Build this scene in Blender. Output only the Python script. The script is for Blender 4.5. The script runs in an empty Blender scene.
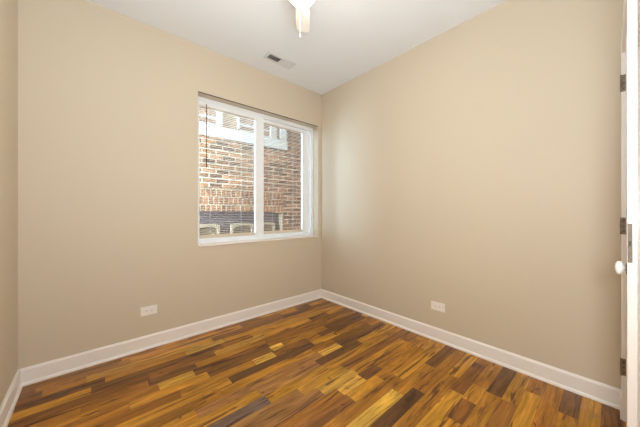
import bpy, bmesh, math, random
from mathutils import Vector, Matrix
C = bpy.context.scene
COL = C.collection
PI = math.pi

# ------------------------------------------------------------------ camera
YAW = math.radians(48.5)              # angle from the view axis to world +x
EYE = 1.152
cam_d = bpy.data.cameras.new('camera')
cam = bpy.data.objects.new('camera', cam_d); COL.objects.link(cam)
cam.location = (0, 0, EYE)
cam.rotation_euler = (PI/2, 0, YAW - PI/2)
cam_d.sensor_width = 36.0
cam_d.lens = 36.0*258.0/640.0
cam_d.shift_y = -1.5/640.0
cam_d.clip_start = 0.01
C.camera = cam

# ------------------------------------------------------------------ world, light, exposure
w = bpy.data.worlds.new('sky'); C.world = w; w.use_nodes = True
nt = w.node_tree; nt.nodes.clear()
wo = nt.nodes.new('ShaderNodeOutputWorld'); bg = nt.nodes.new('ShaderNodeBackground')
sk = nt.nodes.new('ShaderNodeTexSky'); sk.sky_type = 'NISHITA'
sk.sun_disc = False; sk.sun_elevation = math.radians(50); sk.sun_rotation = math.radians(200)
mixw = nt.nodes.new('ShaderNodeMix'); mixw.data_type = 'RGBA'
mixw.inputs[0].default_value = 0.9
mixw.inputs[7].default_value = (3.2, 3.0, 2.8, 1)      # thin bright overcast
nt.links.new(sk.outputs[0], mixw.inputs[6])
nt.links.new(mixw.outputs[2], bg.inputs[0])
bg.inputs[1].default_value = 0.38
nt.links.new(bg.outputs[0], wo.inputs[0])
LAMP_STRENGTH = 31.0                   # emission of the fan's glass bowl
LAMP_COLOR = (1.0, 0.87, 0.72)
day = bpy.data.lights.new('daylight', 'AREA')          # added area light standing in for open sky at the passage end
day.shape = 'RECTANGLE'; day.size = 0.8; day.size_y = 2.2; day.energy = 620.0; day.color = (0.48, 0.76, 1.0)
day_o = bpy.data.objects.new('daylight', day); COL.objects.link(day_o)
day_o.location = (-0.45, 3.22, 1.85)
day_o.rotation_euler = Vector((-1, .9, 0.0)).to_track_quat('Z', 'Y').to_euler()
fl = bpy.data.lights.new('wall_fill_light', 'POINT')  # added point fill without a fixture, brightens the lower walls from beside the camera
fl.energy = 39.0; fl.shadow_soft_size = 0.10; fl.color = (0.88, 0.96, 1.0)
fl_o = bpy.data.objects.new('wall_fill_light', fl); COL.objects.link(fl_o)
fl_o.location = (0.6, -0.13, 1.15)
bf = bpy.data.lights.new('ceiling_fill_light', 'AREA')         # added disk fill without a fixture, tipped up to brighten the ceiling
bf.shape = 'DISK'; bf.size = 0.25; bf.energy = 24.0; bf.color = (0.72, 0.88, 1.0)
bf_o = bpy.data.objects.new('ceiling_fill_light', bf); COL.objects.link(bf_o)
bf_o.location = (0.15, 0.10, 1.35)
bf_o.rotation_euler = Vector((-.22, -.55, -.80)).to_track_quat('Z', 'Y').to_euler()
C.view_settings.view_transform = 'Standard'
C.view_settings.look = 'None'
C.view_settings.gamma = 1.0
C.view_settings.use_curve_mapping = False
C.view_settings.exposure = 0.06

# ------------------------------------------------------------------ helpers
def srgb(r, g, b):
    def f(c):
        c /= 255.0
        return c/12.92 if c <= .04045 else ((c+.055)/1.055)**2.4
    return (f(r), f(g), f(b), 1.0)


def mat(name, col, rough=0.5, metal=0.0, spec=0.5, noise=0.0, nscale=8.0, bump=0.0, bscale=200.0):
    m = bpy.data.materials.new(name); m.use_nodes = True
    t = m.node_tree; b = t.nodes['Principled BSDF']
    b.inputs['Base Color'].default_value = col
    b.inputs['Roughness'].default_value = rough
    b.inputs['Metallic'].default_value = metal
    b.inputs['Specular IOR Level'].default_value = spec
    tc = t.nodes.new('ShaderNodeTexCoord')
    if noise:
        n = t.nodes.new('ShaderNodeTexNoise'); n.inputs['Scale'].default_value = nscale
        n.inputs['Detail'].default_value = 4
        t.links.new(tc.outputs['Object'], n.inputs['Vector'])
        r = t.nodes.new('ShaderNodeValToRGB')
        r.color_ramp.elements[0].position = .3; r.color_ramp.elements[1].position = .7
        r.color_ramp.elements[0].color = tuple(c*(1-noise) for c in col[:3])+(1,)
        r.color_ramp.elements[1].color = tuple(min(1, c*(1+noise)) for c in col[:3])+(1,)
        t.links.new(n.outputs['Fac'], r.inputs[0]); t.links.new(r.outputs[0], b.inputs['Base Color'])
    if bump:
        n = t.nodes.new('ShaderNodeTexNoise'); n.inputs['Scale'].default_value = bscale
        t.links.new(tc.outputs['Object'], n.inputs['Vector'])
        bp = t.nodes.new('ShaderNodeBump'); bp.inputs['Strength'].default_value = bump
        bp.inputs['Distance'].default_value = .002
        t.links.new(n.outputs['Fac'], bp.inputs['Height']); t.links.new(bp.outputs[0], b.inputs['Normal'])
    return m

class MB:
    """collects shapes into one mesh"""
    def __init__(s): s.bm = bmesh.new()
    def box(s, x0, x1, y0, y1, z0, z1, bev=0.0, mi=0, M=None):
        b = bmesh.new()
        bmesh.ops.create_cube(b, size=1)
        for v in b.verts:
            v.co = Vector(((x0+x1)/2+v.co.x*(x1-x0), (y0+y1)/2+v.co.y*(y1-y0), (z0+z1)/2+v.co.z*(z1-z0)))
        if bev: bmesh.ops.bevel(b, geom=list(b.edges), offset=bev, segments=2, affect='EDGES', profile=.6)
        s._merge(b, mi, M); return s
    def prism(s, pts, axis, a, b_, mi=0, M=None, bev=0.0):
        """2-D outline extruded along an axis ('x','y','z') from a to b_"""
        b = bmesh.new()
        def P(u, v, t):
            return {'x': (t, u, v), 'y': (u, t, v), 'z': (u, v, t)}[axis]
        lo = [b.verts.new(P(u, v, a)) for u, v in pts]
        hi = [b.verts.new(P(u, v, b_)) for u, v in pts]
        n = len(pts)
        b.faces.new(lo); b.faces.new(list(reversed(hi)))
        for i in range(n): b.faces.new((lo[i], hi[i], hi[(i+1) % n], lo[(i+1) % n]))
        bmesh.ops.recalc_face_normals(b, faces=b.faces)
        if bev: bmesh.ops.bevel(b, geom=list(b.edges), offset=bev, segments=2, affect='EDGES', profile=.6)
        s._merge(b, mi, M); return s
    def lathe(s, prof, seg=32, M=None, mi=0):
        """(r, z) profile turned round z"""
        b = bmesh.new(); rings = []
        for r, z in prof:
            if r < 1e-6: rings.append([b.verts.new((0, 0, z))])
            else: rings.append([b.verts.new((r*math.cos(2*PI*i/seg), r*math.sin(2*PI*i/seg), z)) for i in range(seg)])
        for A, B in zip(rings, rings[1:]):
            for i in range(seg):
                j = (i+1) % seg
                if len(A) == 1 and len(B) == 1: continue
                if len(A) == 1: b.faces.new((A[0], B[i], B[j]))
                elif len(B) == 1: b.faces.new((A[i], B[0], A[j]))
                else: b.faces.new((A[i], B[i], B[j], A[j]))
        for R in (rings[0], rings[-1]):
            if len(R) > 1: b.faces.new(R)
        bmesh.ops.recalc_face_normals(b, faces=b.faces)
        for f in b.faces: f.smooth = True
        s._merge(b, mi, M); return s
    def tube(s, p, q, r, seg=10, mi=0):
        p, q = Vector(p), Vector(q); d = q-p
        M = Matrix.Translation(p) @ d.to_track_quat('Z', 'Y').to_matrix().to_4x4()
        return s.lathe([(0, 0), (r, 0), (r, d.length), (0, d.length)], seg, M, mi)
    def _merge(s, b, mi, M):
        if M is not None: bmesh.ops.transform(b, matrix=M, verts=b.verts)
        for f in b.faces: f.material_index = mi
        me = bpy.data.meshes.new('t'); b.to_mesh(me); b.free()
        s.bm.from_mesh(me); bpy.data.meshes.remove(me)
    def build(s, name, mats, parent=None, origin=None):
        me = bpy.data.meshes.new(name)
        if origin is not None: bmesh.ops.translate(s.bm, vec=-Vector(origin), verts=s.bm.verts)
        s.bm.to_mesh(me); s.bm.free()
        for m in (mats if isinstance(mats, (list, tuple)) else [mats]): me.materials.append(m)
        o = bpy.data.objects.new(name, me); COL.objects.link(o)
        if origin is not None: o.location = origin
        if parent is not None: o.parent = parent
        return o

def tag(o, label, cat=None, group=None, kind=None):
    o['label'] = label
    if cat: o['category'] = cat
    if group: o['group'] = group
    if kind: o['kind'] = kind
    return o
def empty(name, loc=(0, 0, 0), rz=0.0):
    o = bpy.data.objects.new(name, None); COL.objects.link(o)
    o.location = loc; o.rotation_euler = (0, 0, rz); o.empty_display_size = .1
    return o
def struct(name, mb, m, label, cat, parent=None):
    o = mb.build(name, m, parent); return tag(o, label, cat, kind='structure')

# ------------------------------------------------------------------ materials
WALL = mat('beige_wall_paint', srgb(216, 201, 179), .62, spec=.3, bump=.06, bscale=320)
CEIL = mat('white_ceiling_paint', srgb(242, 244, 247), .8, spec=.2, bump=.05, bscale=260)
TRIM = mat('white_trim_paint', srgb(248, 240, 234), .32, spec=.45)
VINYL = mat('white_window_vinyl', srgb(248, 250, 253), .3, spec=.45)
DOORW = mat('white_door_paint', srgb(222, 214, 208), .35)
PLATE = mat('white_outlet_plastic', srgb(250, 243, 235), .35)
SLOT = mat('outlet_slot_dark', srgb(120, 110, 100), .6)
SLAT = mat('white_blind_slat', srgb(222, 210, 196), .4)
RAIL = mat('cream_blind_rail', srgb(222, 206, 184), .5)
WAND = mat('brown_blind_wand', srgb(120, 70, 46), .35)
CORD = mat('pale_blind_cord', srgb(214, 200, 184), .8)
SHADOW_LINE = mat('painted_shadow_line', srgb(88, 82, 76), .7)
BRONZE = mat('aged_bronze', srgb(142, 128, 112), .5, .45, noise=.2, nscale=40)
SCREW = mat('dark_screw', srgb(70, 54, 40), .5, .6)
FANW = mat('white_fan_enamel', srgb(240, 238, 234), .35)
BLADE = mat('pale_fan_blade', srgb(238, 232, 224), .5, noise=.03, nscale=12)
CHAIN = mat('pale_pull_chain', srgb(236, 232, 224), .35, .2)
VENTW = mat('white_vent_enamel', srgb(226, 226, 228), .4)
DUCT = mat('dark_duct', srgb(60, 60, 62), .8)
KNOB = mat('white_porcelain_knob', srgb(244, 240, 236), .12, spec=.6)

def glass_mat(name, tint=(1, 1, 1, 1)):
    m = bpy.data.materials.new(name); m.use_nodes = True
    t = m.node_tree; t.nodes.clear()
    o = t.nodes.new('ShaderNodeOutputMaterial'); mx = t.nodes.new('ShaderNodeMixShader')
    tr = t.nodes.new('ShaderNodeBsdfTransparent'); gl = t.nodes.new('ShaderNodeBsdfGlossy')
    tr.inputs[0].default_value = tint; gl.inputs['Roughness'].default_value = .02
    fr = t.nodes.new('ShaderNodeFresnel'); fr.inputs[0].default_value = 1.45
    ml = t.nodes.new('ShaderNodeMath'); ml.operation = 'MULTIPLY'; ml.inputs[1].default_value = .55
    t.links.new(fr.outputs[0], ml.inputs[0]); t.links.new(ml.outputs[0], mx.inputs[0])
    t.links.new(tr.outputs[0], mx.inputs[1]); t.links.new(gl.outputs[0], mx.inputs[2])
    t.links.new(mx.outputs[0], o.inputs[0])
    return m
GLASS = glass_mat('clear_window_glass', (.97, .98, .98, 1))

def lamp_mat():
    m = bpy.data.materials.new('lit_glass_bowl'); m.use_nodes = True
    t = m.node_tree; b = t.nodes['Principled BSDF']
    b.inputs['Base Color'].default_value = (.9, .88, .85, 1)
    b.inputs['Emission Color'].default_value = (*LAMP_COLOR, 1)
    b.inputs['Emission Strength'].default_value = LAMP_STRENGTH
    return m
BOWL = lamp_mat()

def brick_mat(name, c1, c2, mortar, bw, rh, ms, off=.5, dark=.35):
    m = bpy.data.materials.new(name); m.use_nodes = True
    t = m.node_tree; b = t.nodes['Principled BSDF']; L = t.links.new
    b.inputs['Roughness'].default_value = .85; b.inputs['Specular IOR Level'].default_value = .2
    tc = t.nodes.new('ShaderNodeTexCoord'); sp = t.nodes.new('ShaderNodeSeparateXYZ'); cb = t.nodes.new('ShaderNodeCombineXYZ')
    L(tc.outputs['Object'], sp.inputs[0]); L(sp.outputs[0], cb.inputs[0]); L(sp.outputs[2], cb.inputs[1])
    br = t.nodes.new('ShaderNodeTexBrick'); L(cb.outputs[0], br.inputs['Vector'])
    br.inputs['Scale'].default_value = 1; br.inputs['Brick Width'].default_value = bw
    br.inputs['Row Height'].default_value = rh; br.inputs['Mortar Size'].default_value = ms
    br.inputs['Mortar Smooth'].default_value = .25; br.offset = off
    br.inputs['Color1'].default_value = c1; br.inputs['Color2'].default_value = c2; br.inputs['Mortar'].default_value = mortar
    n = t.nodes.new('ShaderNodeTexNoise'); n.inputs['Scale'].default_value = 9; n.inputs['Detail'].default_value = 6
    L(tc.outputs['Object'], n.inputs['Vector'])
    mp = t.nodes.new('ShaderNodeMapRange'); mp.inputs[1].default_value = .3; mp.inputs[2].default_value = .7
    mp.inputs[3].default_value = 1-dark; mp.inputs[4].default_value = 1+dark
    L(n.outputs['Fac'], mp.inputs[0])
    mx = t.nodes.new('ShaderNodeMix'); mx.data_type = 'RGBA'; mx.blend_type = 'MULTIPLY'; mx.inputs[0].default_value = 1
    L(br.outputs['Color'], mx.inputs[6]); L(mp.outputs[0], mx.inputs[7]); L(mx.outputs[2], b.inputs['Base Color'])
    bp = t.nodes.new('ShaderNodeBump'); bp.inputs['Strength'].default_value = .6; bp.inputs['Distance'].default_value = .01; bp.invert = True
    L(br.outputs['Fac'], bp.inputs['Height']); L(bp.outputs[0], b.inputs['Normal'])
    return m
BRICK = brick_mat('tan_brick', srgb(154, 108, 78), srgb(90, 62, 47), srgb(172, 150, 130), .19, .068, .009)
SOLDIER = brick_mat('rowlock_brick', srgb(142, 96, 68), srgb(112, 76, 56), srgb(152, 128, 106), .072, .114, .009, off=.5)
BEIGE = mat('beige_siding', srgb(176, 148, 122), .8, noise=.08, nscale=6)
WHITEX = mat('white_exterior_trim', srgb(192, 184, 176), .7, noise=.04, nscale=5)
BROWNGL = mat('brown_reflecting_pane', srgb(150, 118, 100), .25, noise=.2, nscale=4)
SLATE = mat('slate_window_pane', srgb(92, 78, 78), .25, noise=.15, nscale=3)
CREAM = mat('cream_arched_frame', srgb(144, 120, 96), .7, noise=.05)
DIM = mat('dim_arch_pane', srgb(104, 84, 68), .5, noise=.15, nscale=6)
CONC = mat('grey_concrete', srgb(150, 146, 140), .9, noise=.12, nscale=6)

def floor_mat():
    m = bpy.data.materials.new('oiled_hardwood_planks'); m.use_nodes = True
    t = m.node_tree; b = t.nodes['Principled BSDF']; L = t.links.new
    N = t.nodes.new
    tone = N('ShaderNodeAttribute'); tone.attribute_name = 'tone'
    seed = N('ShaderNodeAttribute'); seed.attribute_name = 'seed'
    tc = N('ShaderNodeTexCoord'); sp = N('ShaderNodeSeparateXYZ'); L(tc.outputs['Object'], sp.inputs[0])
    def math_(op, a, c):
        n = N('ShaderNodeMath'); n.operation = op
        for i, v in enumerate((a, c)):
            if isinstance(v, (int, float)): n.inputs[i].default_value = v
            else: L(v, n.inputs[i])
        return n.outputs[0]
    def grain(sx, sy, k, detail, dist):
        cb = N('ShaderNodeCombineXYZ')
        L(math_('ADD', math_('MULTIPLY', sp.outputs[0], sx), math_('MULTIPLY', seed.outputs['Fac'], 31.7*k)), cb.inputs[0])
        L(math_('ADD', math_('MULTIPLY', sp.outputs[1], sy), math_('MULTIPLY', seed.outputs['Fac'], 17.3*k)), cb.inputs[1])
        L(math_('MULTIPLY', seed.outputs['Fac'], 53.1*k), cb.inputs[2])
        n = N('ShaderNodeTexNoise'); n.inputs['Scale'].default_value = 1; n.inputs['Detail'].default_value = detail
        n.inputs['Distortion'].default_value = dist; n.inputs['Roughness'].default_value = .6
        L(cb.outputs[0], n.inputs['Vector']); return n.outputs['Fac']
    def rng(v, a, c, d, e):
        mp = N('ShaderNodeMapRange'); L(v, mp.inputs[0])
        for i, x in zip((1, 2, 3, 4), (a, c, d, e)): mp.inputs[i].default_value = x
        return mp.outputs[0]
    fine = rng(grain(3.0, 90.0, 1.0, 5, .4), .3, .7, .74, 1.24)
    broad = rng(grain(2.6, 15.0, 1.7, 5, 1.1), .28, .72, .5, 1.45)
    val = math_('MULTIPLY', fine, broad)
    mx = N('ShaderNodeMix'); mx.data_type = 'RGBA'; mx.blend_type = 'MULTIPLY'; mx.inputs[0].default_value = 1
    L(tone.outputs['Color'], mx.inputs[6]); L(val, mx.inputs[7])
    streak = rng(grain(1.6, 22.0, 2.9, 3, 1.2), .575, .64, 0, .8)       # dark heartwood streaks
    knot = rng(grain(11.0, 17.0, 3.7, 2, .5), .69, .75, 0, .75)
    st = math_('MAXIMUM', streak, knot)
    mx2 = N('ShaderNodeMix'); mx2.data_type = 'RGBA'; L(st, mx2.inputs[0])
    L(mx.outputs[2], mx2.inputs[6]); mx2.inputs[7].default_value = srgb(66, 36, 18)
    L(mx2.outputs[2], b.inputs['Base Color'])
    b.inputs['Roughness'].default_value = .27
    b.inputs['Specular IOR Level'].default_value = .45
    bp = N('ShaderNodeBump'); bp.inputs['Strength'].default_value = .05; bp.inputs['Distance'].default_value = .001
    L(fine, bp.inputs['Height']); L(bp.outputs[0], b.inputs['Normal'])
    return m
WOOD = floor_mat()
SUB = mat('dark_plank_gap', srgb(52, 30, 16), .8)

# ------------------------------------------------------------------ room dimensions
XL, XR, YB = -0.366, 2.325, 2.60        # left wall, right wall, window wall
YF = -0.055                              # wall round the closet opening
YC = -0.80                               # back of the closet
H = 2.735
WX0, WX1, WZ0, WZ1 = 0.754, 2.264, 0.828, 2.296   # window opening
T = 0.20

# floor: one mesh of individually toned planks
def make_floor():
    rnd = random.Random(11)
    P = .0825; Y0 = 1.937
    pal = [((182, 120, 34), 6), ((168, 106, 28), 9), ((150, 92, 26), 9), ((132, 80, 26), 6), ((112, 68, 26), 3), ((196, 140, 50), 3), ((94, 57, 26), 1)]
    bag = [c for c, n in pal for _ in range(n)]
    LIGHT, GOLD, MID, BRN, DRK, PUR, ROSE, VD = (208, 152, 60), (184, 122, 34), (156, 98, 28), (130, 79, 28), (108, 66, 29), (114, 84, 68), (160, 106, 50), (92, 57, 27)
    fixed = {  # plank row: (x0, x1, colour) as laid in the room
        -5: [(1.7, 2.3, MID)], -3: [(.30, .75, BRN), (1.2, 1.75, GOLD)], -2: [(1.9, 2.32, BRN)],
        -1: [(.55, 1.15, BRN), (1.15, 1.5, MID)],
        0: [(.62, 1.13, BRN), (1.13, 1.25, LIGHT), (1.25, 1.75, MID)],
        1: [(.42, .93, GOLD), (.93, 1.11, LIGHT), (1.11, 1.46, BRN), (1.6, 2.25, DRK)],
        2: [(-.1, .71, GOLD), (.71, 1.45, DRK), (1.45, 1.75, GOLD), (1.75, 2.3, MID)],
        3: [(.12, .62, MID), (.62, 1.38, GOLD), (1.38, 1.62, MID)],
        4: [(.45, 1.39, ROSE), (1.39, 1.61, LIGHT), (1.61, 2.26, DRK)],
        5: [(.3, .8, GOLD), (.8, 1.29, ROSE), (1.29, 1.78, DRK), (1.78, 2.3, GOLD)],
        6: [(.2, .81, PUR), (.81, 1.3, GOLD), (1.3, 2.1, GOLD)],
        7: [(.3, 1.0, ROSE), (1.0, 1.40, GOLD), (1.40, 2.3, BRN)],
        8: [(.6, 1.1, ROSE), (1.1, 1.425, LIGHT), (1.425, 2.1, GOLD)],
        9: [(.7, 1.19, MID), (1.19, 1.41, LIGHT), (1.41, 1.60, DRK), (1.60, 2.2, MID)],
        10: [(.8, 1.2, BRN), (1.2, 1.5, GOLD)], 11: [(.9, 1.6, MID), (1.6, 2.2, GOLD)],
        12: [(.9, 1.467, LIGHT), (1.467, 1.9, MID)],
        13: [(.95, 1.58, VD), (1.58, 2.3, MID)], 14: [(1.0, 1.9, MID), (1.9, 2.3, GOLD)],
        15: [(1.3, 1.75, GOLD), (1.75, 2.2, BRN)],
        16: [(1.5, 1.72, BRN), (1.72, 1.92, GOLD), (1.92, 2.33, MID)],
        17: [(1.4, 1.9, MID), (1.9, 2.33, DRK)],
        18: [(1.2, 1.89, BRN), (1.89, 2.33, GOLD)],
        19: [(1.4, 2.1, GOLD), (2.1, 2.35, MID)], 20: [(1.6, 2.33, MID)],
        21: [(1.5, 2.02, GOLD), (2.02, 2.33, DRK)], 22: [(1.7, 2.33, GOLD)], 23: [(1.8, 2.33, BRN)],
    }
    bm = bmesh.new()
    tl = bm.faces.layers.float_color.new('tone') if hasattr(bm.faces.layers, 'float_color') else None
    tones, seeds = [], []
    g = .0005
    r = -9
    while True:
        y1 = Y0 - P*r; y0 = y1 - P
        if y1 < YC-.05: break
        segs = sorted(fixed.get(r, []))
        lo = XL-.05; hi = XR+.05
        full = []
        def fill(a, b_):
            x = a
            while b_-x > .02:
                l = rnd.choice((.25, .35, .5, .6, .8, 1.0))*rnd.uniform(.8, 1.2)
                if b_-x-l < .2: l = b_-x
                c = rnd.choice(bag); full.append((x, x+l, c)); x += l
        x = lo - (rnd.random()*.5 if not segs else 0)
        for a, b_, c in segs:
            if a > x: fill(x, a)
            full.append((a, b_, c)); x = b_
        fill(x, hi)
        for a, b_, c in full:
            a = max(a, lo); b_ = min(b_, hi); yy1 = min(y1, YB+.05)
            if b_-a < .01 or yy1-y0 < .002: continue
            f = bm.faces.new([bm.verts.new(v) for v in ((a+g, y0+g, 0), (b_-g, y0+g, 0), (b_-g, yy1-g, 0), (a+g, yy1-g, 0))])
            k = rnd.uniform(.85, 1.15); col = srgb(*c)
            tones.append((col[0]*k*1.16, col[1]*k*rnd.uniform(1.2, 1.32), col[2]*k*1.2, 1)); seeds.append(rnd.random())
        r += 1
    n_pl = len(tones)
    me = bpy.data.meshes.new('floor')
    # slab under the planks
    a = (XL-.1, YC-.1, XR+.1, YB+.1)
    vs = [bm.verts.new(v) for z in (-.0012, -.12) for v in ((a[0], a[1], z), (a[2], a[1], z), (a[2], a[3], z), (a[0], a[3], z))]
    for q in ((0, 1, 2, 3), (7, 6, 5, 4), (0, 4, 5, 1), (1, 5, 6, 2), (2, 6, 7, 3), (3, 7, 4, 0)):
        f = bm.faces.new([vs[i] for i in q]); f.material_index = 1
        tones.append((.05, .03, .01, 1)); seeds.append(0)
    bm.to_mesh(me); bm.free()
    me.materials.append(WOOD); me.materials.append(SUB)
    at = me.attributes.get('tone') or me.attributes.new('tone', 'FLOAT_COLOR', 'FACE')
    for i, c in enumerate(tones): at.data[i].color = c
    as_ = me.attributes.new('seed', 'FLOAT', 'FACE')
    for i, c in enumerate(seeds): as_.data[i].value = c
    o = bpy.data.objects.new('floor', me); COL.objects.link(o)
    return tag(o, 'glossy multi-toned brown hardwood plank floor', 'floor', kind='structure')
make_floor()

struct('ceiling', MB().box(XL-T, XR+T, YC-T, YB+T, H, H+.15), CEIL, 'plain white ceiling', 'ceiling')
struct('wall_left', MB().box(XL-T, XL, YC-T, YB+T, -.12, H), WALL, 'narrow strip of beige wall at the far left edge', 'wall')
struct('wall_right', MB().box(XR, XR+T, YC-T, YB+T, -.12, H), WALL, 'plain beige wall right of the corner, with one outlet', 'wall')
mb = MB()
mb.box(XL, WX0, YB, YB+T, -.12, H).box(WX1, XR, YB, YB+T, -.12, H)
mb.box(WX0, WX1, YB, YB+T, -.12, WZ0).box(WX0, WX1, YB, YB+T, WZ1, H)
struct('wall_back', mb, WALL, 'beige wall left of the corner, holding the window', 'wall')
OX0, OX1, OZ = -.25, 2.20, 2.04          # closet opening
mb = MB()
mb.box(OX1, XR, YF-.115, YF, -.12, H).box(XL, OX0, YF-.115, YF, -.12, H).box(OX0, OX1, YF-.115, YF, OZ+.02, H)
struct('wall_front', mb, WALL, 'beige wall round the closet opening beside the door', 'wall')
struct('wall_closet', MB().box(XL-T, XR+T, YC-T, YC, -.12, H), WALL, 'beige back wall of the closet', 'wall')

# baseboards with shoe moulding
def base_profile(s=1):
    return [(0, 0), (s*.026, 0), (s*.026, .008), (s*.022, .016), (s*.015, .020), (s*.014, .100), (s*.009, .106), (s*.006, .112), (0, .112)]
struct('baseboard_back', MB().prism([(YB-u, v) for u, v in base_profile()], 'x', XL, XR), TRIM, 'white baseboard under the window wall', 'baseboard')
struct('baseboard_right', MB().prism([(XR-u, v) for u, v in base_profile()], 'y', YF, YB), TRIM, 'white baseboard along the right-hand wall', 'baseboard')
struct('baseboard_left', MB().prism([(XL+u, v) for u, v in base_profile()], 'y', YF, YB), TRIM, 'short white baseboard at the far left edge', 'baseboard')

# casing round the closet opening, and its jamb
mb = MB()
mb.box(OX1, OX1+.095, YF, YF+.019, .0, 2.10, .003)
mb.box(OX1-.004, OX1+.10, YF, YF+.024, 0, .125, .003)
mb.box(OX0-.07, OX1-.001, YF, YF+.019, 2.03, 2.10, .003)
mb.box(OX0-.07, OX0, YF, YF+.019, 0, 2.029, .003)
struct('trim_1', mb, TRIM, 'white casing round the closet opening at right', 'door casing')
mb = MB()
mb.box(OX1-.006, OX1+.001, YF-.05, YF+.015, 0, OZ+.02)
mb.box(OX0-.001, OX0+.012, YF-.05, YF+.001, 0, OZ+.02)
mb.box(OX0+.012, OX1-.006, YF-.05, YF+.001, OZ, OZ+.02)
struct('trim_2', mb, TRIM, 'white jamb lining that carries the three hinges', 'door jamb')

# ------------------------------------------------------------------ window
win = empty('window_1', ((WX0+WX1)/2, YB+.13, WZ0)); tag(win, 'white vinyl slider window in the back wall', 'window', kind='structure')
def wpart(name, mbx, m, parent=win, label=None):
    o = mbx.build(name, m)
    bpy.context.view_layer.update()
    o.parent = parent; o.matrix_parent_inverse = parent.matrix_world.inverted()
    if label: o['label'] = label
    return o
bpy.context.view_layer.update()
FY0, FY1 = YB+.10, YB+.185
mb = MB()
mb.box(WX0, WX0+.020, FY0, FY1, WZ0, WZ1, .003).box(WX1-.045, WX1, FY0, FY1, WZ0, WZ1, .003)
mb.box(WX0+.020, WX1-.045, FY0, FY1, WZ0, WZ0+.035, .003).box(WX0+.020, WX1-.045, FY0, FY1, WZ1-.045, WZ1, .003)
wpart('window_frame', mb, VINYL)
def sash(x0, x1, y0, y1, sw_l, sw_r):
    z0, z1 = WZ0+.032, WZ1-.040
    mb = MB()
    mb.box(x0, x0+sw_l, y0, y1, z0, z1, .003).box(x1-sw_r, x1, y0, y1, z0, z1, .003)
    mb.box(x0+sw_l, x1-sw_r, y0, y1, z0, z0+.026, .003).box(x0+sw_l, x1-sw_r, y0, y1, z1-.037, z1, .003)
    s = wpart('window_sash', mb, VINYL)
    g = MB().box(x0+sw_l-.01, x1-sw_r+.01, y1-.008, y1-.004, z0+.02, z1-.03)
    bpy.context.view_layer.update()
    wpart('window_pane', g, GLASS, s)
sash(WX0+.016, 1.512, FY0+.005, FY0+.037, .030, .105)
sash(1.44, WX1-.043, FY0+.042, FY0+.074, .06, .105)
struct('trim_3', MB().box(WX0+.001, WX1-.001, YB-.012, FY0, WZ0-.005, WZ0+.012, .003), TRIM, 'white sill board under the window', 'window sill')
struct('head_shadow_strip', MB().box(WX0+.001, WX1-.001, YB-.002, YB+.003, WZ1-.006, WZ1+.002), SHADOW_LINE, 'thin dark strip standing for the shadow line along the head of the window recess', 'trim')  # dark strip added to draw the shadow line under the recess head

# ------------------------------------------------------------------ mini blinds, one inside each sash
def blind(x0, x1, BY, label, cords):
    bl = empty('window_blind', ((x0+x1)/2, BY, WZ1-.078)); bpy.context.view_layer.update()
    tag(bl, label, 'window blind', 'mini blinds in the window')
    zt, zb = WZ1-.078, WZ0+.060
    wpart('headrail', MB().box(x0, x1, BY-.009, BY+.009, zt-.014, zt, .002), SLAT, bl)
    mb = MB(); z = zt-.022; n = 5
    while z > zb+.044:
        pts = []
        for i in range(n):
            u = -1+2*i/(n-1); pts.append((BY+u*.0085, z+.0018*(1-u*u)))
        for i in reversed(range(n)):
            u = -1+2*i/(n-1); pts.append((BY+u*.0085, z+.0018*(1-u*u)-.0011))
        mb.prism(pts, 'x', x0+.002, x1-.002); z -= .0185
    wpart('slats', mb, SLAT, bl)
    wpart('bottom_rail', MB().box(x0+.002, x1-.002, BY-.009, BY+.009, zb, zb+.034, .003), RAIL, bl)
    for x in cords:
        mb = MB()
        for yy in (BY-.0094, BY+.0094): mb.tube((x, yy, zb+.02), (x, yy, zt-.005), .0008, 6)
        wpart('ladder_cord', mb, CORD, bl)
    return bl
bl = blind(WX0+.048, 1.405, FY0+.018, 'white mini blind with open slats in the left window pane, with brown wand', (.905, 1.24))
wpart('tilt_wand', MB().tube((.862, FY0-.006, WZ1-.062), (.862, FY0-.006, 1.60), .0042, 8), WAND, bl, 'brown tilt wand')
blind(1.502, WX1-.15, FY0+.055, 'white mini blind with open slats in the right window pane, near the corner', (1.66, 1.97))

# ------------------------------------------------------------------ outside: neighbouring building and the passage
NY = 3.75
nb = empty('brick_building', (1.4, NY, -.6)); bpy.context.view_layer.update()
tag(nb, 'neighbouring tan brick building seen through the window', 'building')
UX0, UX1, UZ0, UZ1 = .30, 2.53, 2.22, 3.5
LX0, LX1, LZ0, LZ1 = .10, 2.475, .45, 1.165
mb = MB()
def bw_(x0, x1, z0, z1): mb.box(x0, x1, NY, NY+.3, z0, z1)
bw_(-4, 7, UZ1, 5.2); bw_(-4, UX0, UZ0, UZ1); bw_(UX1, 7, UZ0, UZ1)
bw_(-4, 7, LZ1+.342, UZ0); bw_(-4, LX0, -.6, LZ1+.342); bw_(LX1, 7, -.6, LZ1+.342); bw_(LX0, LX1, -.6, LZ0)
wpart('brick_wall', mb, BRICK, nb)
n_ = 16; arc = []
for i in range(n_+1):
    u = i/n_; x = LX0+(LX1-LX0)*u; arc.append((x, LZ1-.05*max(0, (u-.8)/.2)**2))
lm = MB().prism(arc+[(LX1, LZ1+.342), (LX0, LZ1+.342)], 'y', NY-.004, NY+.28)
wpart('brick_lintel', lm, SOLDIER, nb)
mb = MB().box(UX0-.02, UX1, NY-.05, NY+.05, UZ0, UZ0+.15, .006)
mb.box(2.405, UX1, NY-.02, NY+.05, UZ0+.15, UZ1).box(2.215, 2.33, NY-.015, NY+.05, UZ0+.15, UZ1)
mb.box(1.345, 1.42, NY-.015, NY+.05, UZ0+.15, UZ1)
wpart('upper_trim', mb, WHITEX, nb, 'white window trim and sill band')
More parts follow.
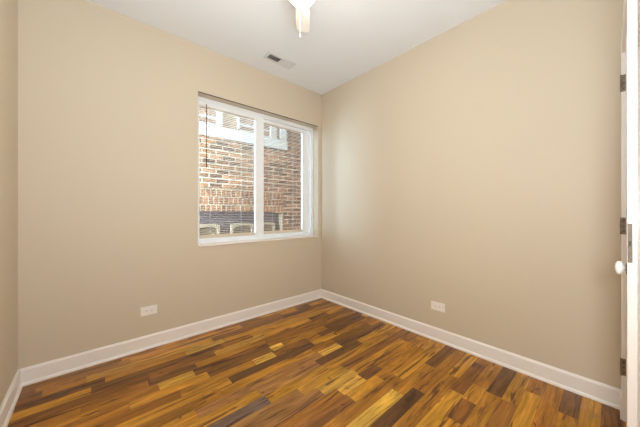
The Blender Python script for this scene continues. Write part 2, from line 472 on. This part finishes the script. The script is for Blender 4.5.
wpart('siding_panel', MB().box(UX0, 2.42, NY+.03, NY+.09, UZ0+.1, UZ1), BEIGE, nb, 'beige panel between the upper windows')
for x0, x1 in ((.62, 1.345), (1.66, 2.215)):
    f = MB()
    f.box(x0, x1, NY, NY+.028, UZ0+.15, UZ0+.185).box(x0, x0+.03, NY, NY+.028, UZ0+.15, UZ1)
    f.box(x0+.03, x1, NY, NY+.028, UZ0+.255, UZ0+.285).box(x0+.03, x1, NY, NY+.028, UZ0+.40, UZ0+.43)
    fo = wpart('window', f, WHITEX, nb)
    bpy.context.view_layer.update()
    wpart('pane', MB().box(x0+.02, x1, NY+.012, NY+.02, UZ0+.16, UZ1), BROWNGL, fo)
lw = wpart('basement_window', MB().box(LX0, LX1, NY+.10, NY+.14, LZ0, LZ1), SLATE, nb, 'dark slate basement window')
bpy.context.view_layer.update()
wpart('window_jamb', MB().box(LX1-.035, LX1-.002, NY-.01, NY+.10, LZ0, LZ1-.045), CREAM, lw, 'cream jamb')
for x0, x1 in ((.60, .95), (1.05, 1.395), (1.565, 1.93), (1.965, 2.325)):
    zt, zb = .985, .50; fw = .034
    m_ = (x0+x1)/2; hw = (x1-x0)/2-fw
    inner = [(m_+hw*math.cos(a), .885+.06*math.sin(a)) for a in [PI*i/12 for i in range(13)]]
    mb = MB()
    mb.box(x0, x0+fw, NY+.02, NY+.07, zb, .885).box(x1-fw, x1, NY+.02, NY+.07, zb, .885)
    top = [(x0, .885)] + list(reversed(inner)) + [(x1, .885), (x1, zt-.02), (m_+hw*.6, zt), (m_-hw*.6, zt), (x0, zt-.02)]
    mb.prism(top, 'y', NY+.02, NY+.07)
    mb.box(x0+fw, x1-fw, NY+.03, NY+.06, .79, .82)
    fr = wpart('arched_frame', mb, CREAM, lw, 'cream arched frame')
    bpy.context.view_layer.update()
    wpart('arched_pane', MB().box(x0+fw, x1-fw, NY+.055, NY+.065, zb, .95), DIM, fr)
struct('ground', MB().box(-4, 7, YB+T, NY+.3, -.8, -.6), CONC, 'grey concrete passage between the two buildings', 'ground')

# ------------------------------------------------------------------ door leaf, hinges, lock
hx, hy = OX1-.008, -.057
FXE = 1.55
ang = math.atan2(-.0395-(hy), FXE-hx)            # leaf stands slightly ajar
L_ = math.hypot(FXE-hx, -.0395-hy)
door = empty('door_1', (hx, hy, 0), ang-PI)
tag(door, 'white panelled closet door standing slightly ajar at the right edge', 'door', kind='structure')
DT = .026
# local frame: leaf runs along -x from 0 to -L_, room face at y=0, back at y=-DT
mb = MB()
mb.box(-L_, -.002, -DT, 0, .012, OZ-.006, .002)
lf = mb.build('leaf', DOORW, door)
for z0, z1 in ((.22, .92), (1.05, 1.90)):
    p = MB()
    p.box(-L_+.11, -.11, -.0005, .0015, z0, z1).box(-L_+.125, -.125, .0012, .003, z0+.015, z1-.015, .001)
    p.build('door_panel', DOORW, lf)
xk = -L_+.060; zk = .925
M = Matrix.Translation((xk, 0, zk)) @ Matrix.Rotation(-PI/2, 4, 'X')
rz_ = MB().lathe([(0, 0), (.022, 0), (.021, .003), (.008, .004), (0, .004)], 28, M).build('knob_rose', BRONZE, door)
kn = MB().lathe([(0, .003), (.009, .003), (.010, .008), (.021, .011), (.027, .017), (.028, .022), (.024, .028), (.013, .032), (0, .033)], 32, M).build('door_knob', KNOB, door)
kn['label'] = 'white porcelain knob'
PEWTER = mat('dull_pewter', srgb(112, 100, 88), .6, .3, noise=.15, nscale=60)
fp = MB().box(-L_-.0015, -L_+.0005, -.0135, -.0015, .957, 1.107, .0006).build('lock_faceplate', PEWTER, door)
fp['label'] = 'dull grey lock faceplate on the door edge'
MB().box(-L_-.003, -L_, -.010, -.005, 1.02, 1.04, .001).build('latch_bolt', SCREW, fp)
for zc in (.298, 1.075, 1.862):
    g = MB()
    x = OX1-.0085
    g.box(x-.0015, x+.002, YF+.000, YF+.019, zc-.046, zc+.046, .0006)
    for k in range(3):
        g.tube((x-.003, YF+.0205, zc-.046+k*.031), (x-.003, YF+.0205, zc-.046+k*.031+.0295), .0042, 10)
    h = g.build('hinge', BRONZE); bpy.context.view_layer.update()
    h.parent = door; h.matrix_parent_inverse = door.matrix_world.inverted(); h['label'] = 'aged bronze hinge'
    s = MB()
    for k in (-1, 0, 1): s.tube((x-.001, YF+.0105, zc+k*.03), (x-.0025, YF+.0105, zc+k*.03), .0035, 10)
    so = s.build('screw', SCREW); bpy.context.view_layer.update()
    so.parent = h; so.matrix_parent_inverse = h.matrix_world.inverted()

# ------------------------------------------------------------------ outlets
def outlet(loc, rz, label):
    r = empty('wall_outlet', loc, rz); tag(r, label, 'outlet', 'duplex outlets above the baseboards')
    # local: plate in x-z, facing -y
    MB().box(-.0605, .0605, -.006, 0, -.037, .037, .002).build('cover_plate', PLATE, r)
    for sx in (-1, 1):
        pts = []
        for i in range(24):
            a = 2*PI*i/24; pts.append((sx*.0205+max(-.0125, min(.0125, .0165*math.cos(a))), .0165*math.sin(a)))
        s = MB().prism(pts, 'y', -.0078, -.004).build('socket', PLATE, r)
        k = MB()
        k.box(sx*.0205-.004, sx*.0205+.004, -.0082, -.007, .005, .0068).box(sx*.0205-.0035, sx*.0205+.0035, -.0082, -.007, -.0068, -.005)
        M = Matrix.Translation((sx*.0205-sx*.0085, -.0082, 0)) @ Matrix.Rotation(-PI/2, 4, 'X')
        k.lathe([(0, 0), (.0022, 0), (.0022, .001), (0, .001)], 12, M)
        k.build('socket_slot', SLOT, s)
    M = Matrix.Translation((0, -.0075, 0)) @ Matrix.Rotation(-PI/2, 4, 'X')
    MB().lathe([(0, 0), (.0025, .0005), (.003, .0018), (0, .0018)], 12, M).build('screw', CHAIN, r)
outlet((.363, YB, .318), 0, 'white double outlet low on the window wall, left of the window')
outlet((XR, 1.032, .305), -PI/2, 'white double outlet low on the blank right-hand wall')

# ------------------------------------------------------------------ ceiling vent
v = empty('ceiling_vent', (1.475, 2.297, H)); tag(v, 'white ceiling air vent with two banks of louvers near the window', 'vent')
m = MB()
a, b_ = .165, .064; ia, ib = .136, .037
for q in ((-a, a, -b_, -ib), (-a, a, ib, b_), (-a, -ia, -ib, ib), (ia, a, -ib, ib)): m.box(*q, -.007, 0, .0015)
m.box(-.006, .006, -ib, ib, -.006, 0)
m.build('frame', VENTW, v)
MB().box(-ia, ia, -ib, ib, -.0015, -.0004).build('duct_opening', DUCT, v)
for sgn in (-1, 1):
    mm = MB()
    for k in range(8):
        xc = sgn*(.014+k*.0158)
        M = Matrix.Translation((xc, 0, -.008)) @ Matrix.Rotation(sgn*math.radians(42)*1, 4, 'Y')
        mm.box(-.0085, .0085, -ib, ib, -.0006, .0006, M=M)
    mm.build('louver_bank', VENTW, v)

# ------------------------------------------------------------------ ceiling fan with lit bowl
fx, fy = .866, 1.13
fan = empty('ceiling_fan', (fx, fy, H), YAW + math.radians(2.8))
tag(fan, 'white ceiling fan with lit glass bowl and pull chains', 'ceiling fan')
# local +x points away from the doorway corner, z measured down from the ceiling
MB().lathe([(0, 0), (.085, 0), (.09, -.02), (.085, -.05), (.07, -.06), (0, -.06)], 40).build('canopy', FANW, fan)
MB().lathe([(0, -.055), (.06, -.055), (.11, -.085), (.125, -.13), (.122, -.19), (.10, -.23), (.07, -.25), (0, -.25)], 48).build('motor_housing', FANW, fan)
MB().lathe([(0, -.245), (.055, -.245), (.058, -.26), (.05, -.30), (.052, -.315), (0, -.315)], 40).build('light_fitter', FANW, fan)
R0 = .084; zc = -.356
prof = [(0, -.440)]
for i in range(1, 13):
    a_ = PI/2*(i/12)*1.55; prof.append((R0*math.sin(a_), zc-R0*math.cos(a_)))
prof += [(.046, -.300), (0, -.300)]
MB().lathe(prof, 48).build('glass_bowl', BOWL, fan)['label'] = 'glowing white glass bowl'
def blade_outline():
    pts = [(.17, -.040), (.30, -.047), (.42, -.050), (.447, -.046), (.461, -.032), (.465, 0), (.461, .032), (.447, .046), (.42, .050), (.30, .047), (.17, .040), (.16, .03), (.16, -.03)]
    return pts
bmeshes = None
for k in range(4):
    Rk = Matrix.Rotation(k*PI/2, 4, 'Z')
    tilt = Matrix.Translation((0, 0, -.265)) @ Matrix.Rotation(math.radians(10), 4, 'X')
    b = MB().prism(blade_outline(), 'z', -.003, .003, M=Rk @ tilt).build('fan_blade', BLADE, fan)
    q = MB().prism([(.09, -.014), (.15, -.014), (.19, -.034), (.225, -.03), (.235, 0), (.225, .03), (.19, .034), (.15, .014), (.09, .014)], 'z', .003, .007, M=Rk @ tilt)
    q.box(.07, .13, -.014, .014, -.006, .012, .002, M=Rk @ Matrix.Translation((0, 0, -.245)))
    for sx, sy in ((.195, -.018), (.195, .018), (.215, 0)):
        q.tube(*[tuple((Rk @ tilt) @ Vector((sx, sy, zz))) for zz in (-.0045, .004)], .004, 8)
    q.build('blade_iron', FANW, b)
def chain(x, y, z0, z1):
    mm = MB(); n = int((z0-z1)/.006)
    mm.tube((x, y, z0), (x, y, z1), .0008, 6)
    for i in range(n):
        zz = z0-i*.006; mm.lathe([(0, zz+.0022), (.0019, zz+.0011), (.0019, zz-.0011), (0, zz-.0022)], 8, Matrix.Translation((x, y, 0)))
    mm.lathe([(0, z1+.002), (.002, z1), (.0032, -.008+z1), (.0026, -.016+z1), (0, -.018+z1)], 12, Matrix.Translation((x, y, 0)))
    mm.tube((x*.5, y*.5, z0), (x, y, z0), .0016, 6)
    return mm
chain(.086, .012, -.306, -.548).build('pull_chain', CHAIN, fan)
chain(.086, -.014, -.306, -.42).build('pull_chain', CHAIN, fan)
